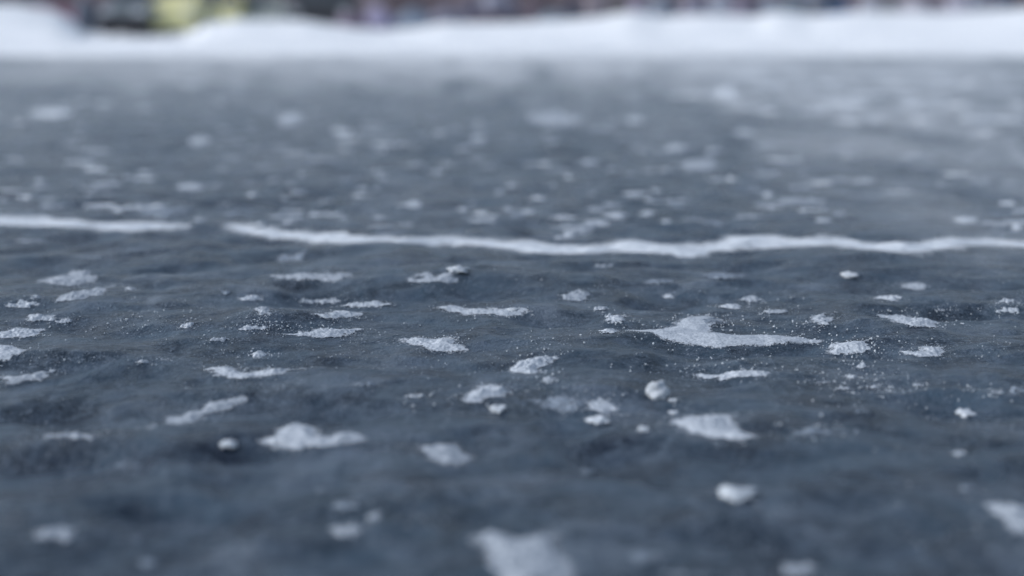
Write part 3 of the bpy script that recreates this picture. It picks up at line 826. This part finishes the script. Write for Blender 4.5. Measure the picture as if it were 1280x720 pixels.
vehicle('parked_car', x, y + 2, R(-90), P['lime'], 'smaller yellow car seen end on, second yellow vehicle from the left', 'car', W=1.55, H=1.5, soft=True)
x, y, _ = at_dist(322, 25, 57)
vehicle('parked_car', x, y + 2, R(-90), P['pale'], 'pale greenish white car between the yellow car and the black car', 'car', W=1.6, H=1.5, soft=True)
x, y, _ = at_dist(30, 10, 52)
vehicle('parked_car', x, y, 0, P['maroon'], 'maroon car mostly hidden behind the high snow at the far left', 'car')
x, y, _ = at_dist(400, 25, 52)
vehicle('parked_car', x, y + 2, R(-90), P['black'], 'black car seen end on right of a pale greenish white car', 'car', W=2.2, H=1.9)
x, y, _ = at_dist(1044, 18, 62)
vehicle('parked_car', x, y + 2, R(-90), P['blue'], 'bright blue car seen end on among the grey boulders', 'car', W=1.7, H=1.6)

# ------------------------------------------------------------------ leafless shrubs behind the boulders
def shrub(u, d, wid, hgt, label, seed):
    x, y, _ = at_dist(u, 25, d)
    z = float(shore_z(np.array(x), np.array(y)))
    rr = random.Random(seed); V, F = [], []
    def twig(p, q, r0, r1):
        ax = (q - p).normalized(); s = ax.cross(Vector((.3, .9, .2))).normalized(); t = ax.cross(s); b = len(V)
        for c, r in ((p, r0), (q, r1)):
            for k in range(3):
                a = 2.094 * k; V.append(tuple(c + (s * math.cos(a) + t * math.sin(a)) * r))
        for k in range(3): F.append((b + k, b + (k + 1) % 3, b + 3 + (k + 1) % 3, b + 3 + k))
    def grow(p, dr, ln, r, lev):
        q = p + dr * ln
        twig(p, q, r, r * .6)
        if lev == 0: return
        for k in range(4):
            nd = (dr + Vector((rr.uniform(-.8, .8), rr.uniform(-.8, .8), rr.uniform(-.45, .5)))).normalized()
            grow(p + dr * ln * rr.uniform(.35, 1), nd, ln * rr.uniform(.5, .85), r * .6, lev - 1)
    for k in range(22):
        p = Vector((rr.uniform(-wid, wid) * .5, rr.uniform(-.8, .8), -.05))
        grow(p, Vector((rr.uniform(-.5, .5), rr.uniform(-.4, .4), 1)).normalized(), hgt * rr.uniform(.35, .5), .022, 3)
    o = link('leafless_shrub', V, F, M['twig'], smooth=False); o.location = (x, y, z)
    return tag(o, label, 'shrub', 'leafless shrubs behind the boulders')
for i, (u, lab) in enumerate([(-60, 'leafless shrub beyond the left edge, behind the maroon car'), (90, 'brown leafless shrub behind the dark blue car'),
    (330, 'leafless shrub behind the pale greenish white car'), (535, 'maroon brown leafless shrub above the blue grey boulders'),
    (660, 'dark maroon leafless shrub above the broad dark boulder'), (770, 'brown leafless shrub above the little snow hump'),
    (910, 'dark leafless shrub above the dark mauve boulder'), (1100, 'leafless shrub behind the pale boulders right of the blue car'),
    (1260, 'dark leafless shrub behind the last boulder at the right edge'), (1400, 'leafless shrub beyond the right edge')]):
    shrub(u, 60 + (i % 3) * 2, 3.6, 2.6, lab, i)

# ------------------------------------------------------------------ blowing snow close to the ice: low plumes of thin volume
vm = bpy.data.materials.new('blowing_snow'); vm.use_nodes = True
nt = vm.node_tree; nt.nodes.clear()
out = nt.nodes.new('ShaderNodeOutputMaterial'); pv = nt.nodes.new('ShaderNodeVolumePrincipled')
pv.inputs['Color'].default_value = (.93, .96, 1, 1); pv.inputs['Anisotropy'].default_value = .2
nt.links.new(pv.outputs[0], out.inputs['Volume'])
pos = nt.nodes.new('ShaderNodeNewGeometry').outputs['Position']
sp_ = nt.nodes.new('ShaderNodeSeparateXYZ'); nt.links.new(pos, sp_.inputs[0])
PX, PY, PZ = sp_.outputs
def mth(op, a, b=None, c=None):
    n = nt.nodes.new('ShaderNodeMath'); n.operation = op
    for k, v in enumerate((a, b, c)):
        if v is None: continue
        if isinstance(v, bpy.types.NodeSocket): nt.links.new(v, n.inputs[k])
        else: n.inputs[k].default_value = v
    return n.outputs[0]
def gauss(*terms):
    """exp(-sum(t*t))"""
    acc = None
    for t in terms:
        q = mth('MULTIPLY', t, t); acc = q if acc is None else mth('ADD', acc, q)
    return mth('EXPONENT', mth('MULTIPLY', acc, -1.0))
def blob(x0, y0, rx, ry): return gauss(mth('DIVIDE', mth('SUBTRACT', PX, x0), rx), mth('DIVIDE', mth('SUBTRACT', PY, y0), ry))
low = mth('EXPONENT', mth('MULTIPLY', PZ, -1 / .045))
mp = nt.nodes.new('ShaderNodeMapping'); nt.links.new(pos, mp.inputs['Vector'])
mp.inputs['Rotation'].default_value = (0, 0, R(-8)); mp.inputs['Scale'].default_value = (3.6, .8, 5)
wn = noise(nt, 1.0, 4, .6, mp.outputs['Vector'], .6)
wn = mth('MULTIPLY', mth('MAXIMUM', mth('SUBTRACT', wn, .38), 0), 4.8)
stream = gauss(mth('DIVIDE', mth('SUBTRACT', PX, mth('MULTIPLY_ADD', PY, .15, .47)), mth('MULTIPLY_ADD', PY, .085, .05)), mth('DIVIDE', mth('SUBTRACT', PY, 3.9), 2.6))
field = mth('ADD', mth('MULTIPLY', blob(.45, 9.6, 2.8, 2.6), 1.8), mth('MULTIPLY', stream, 2.1))
field = mth('ADD', field, mth('MULTIPLY', blob(-2.2, 11.3, 3.5, 1.0), .25))
field = mth('ADD', field, .20)
dens = mth('MULTIPLY', mth('MULTIPLY', field, wn), low)
nt.links.new(dens, pv.inputs['Density'])
bm = bmesh.new(); box(bm, -7, 7.5, 1.55, 12.7, -.04, .16)
fog = from_bm('blowing_snow', bm, vm)
tag(fog, 'thin veil of wind blown snow drifting low over the ice', 'blowing snow', kind='stuff')
vm.cycles.volume_step_rate = .15
sc.cycles.volume_max_steps = 192

# ------------------------------------------------------------------ light
w = bpy.data.worlds.new('World'); sc.world = w; w.use_nodes = True
nt = w.node_tree; bg = nt.nodes['Background']
sky = nt.nodes.new('ShaderNodeTexSky'); sky.sky_type = 'NISHITA'; sky.sun_disc = False
EL, AZ = 34, -98
sky.sun_elevation = R(EL); sky.sun_rotation = R(AZ); sky.dust_density = 3.0; sky.air_density = 1.0
bw = nt.nodes.new('ShaderNodeRGBToBW'); nt.links.new(sky.outputs[0], bw.inputs[0])
over = mixc(nt, 1.0, bw.outputs[0], (.86, .995, 1.18, 1), 'MULTIPLY')
nt.links.new(mixc(nt, .5, sky.outputs[0], over), bg.inputs['Color'])
bg.inputs['Strength'].default_value = .15
sun = bpy.data.lights.new('sun', 'SUN'); sun.energy = .6; sun.angle = R(35); sun.color = (1, .985, .96)
so = bpy.data.objects.new('sun', sun); COL.objects.link(so)
dirv = Vector((math.sin(R(AZ)) * math.cos(R(EL)), math.cos(R(AZ)) * math.cos(R(EL)), math.sin(R(EL))))
so.rotation_euler = dirv.to_track_quat('Z', 'Y').to_euler()

# ------------------------------------------------------------------ camera
cam = bpy.data.cameras.new('camera'); co = bpy.data.objects.new('camera', cam); COL.objects.link(co)
cam.sensor_width = 36; cam.lens = FPX * 36 / 1280; cam.clip_start = .02; cam.clip_end = 2000
co.location = (0, 0, CAM_H); co.rotation_euler = (R(90) - PITCH, 0, 0)
cam.dof.use_dof = True
fx, fy = ground(640, 420)
cam.dof.focus_distance = fy * CP + CAM_H * SP
cam.dof.aperture_fstop = 2.4
cam.dof.aperture_blades = 0
sc.camera = co
sc.view_settings.view_transform = 'Standard'; sc.view_settings.look = 'None'
sc.view_settings.exposure = .56; sc.view_settings.gamma = 1
sc.render.engine = 'CYCLES'
sc.cycles.use_denoising = True
sc.cycles.max_bounces = 6; sc.cycles.transparent_max_bounces = 12; sc.cycles.volume_bounces = 1
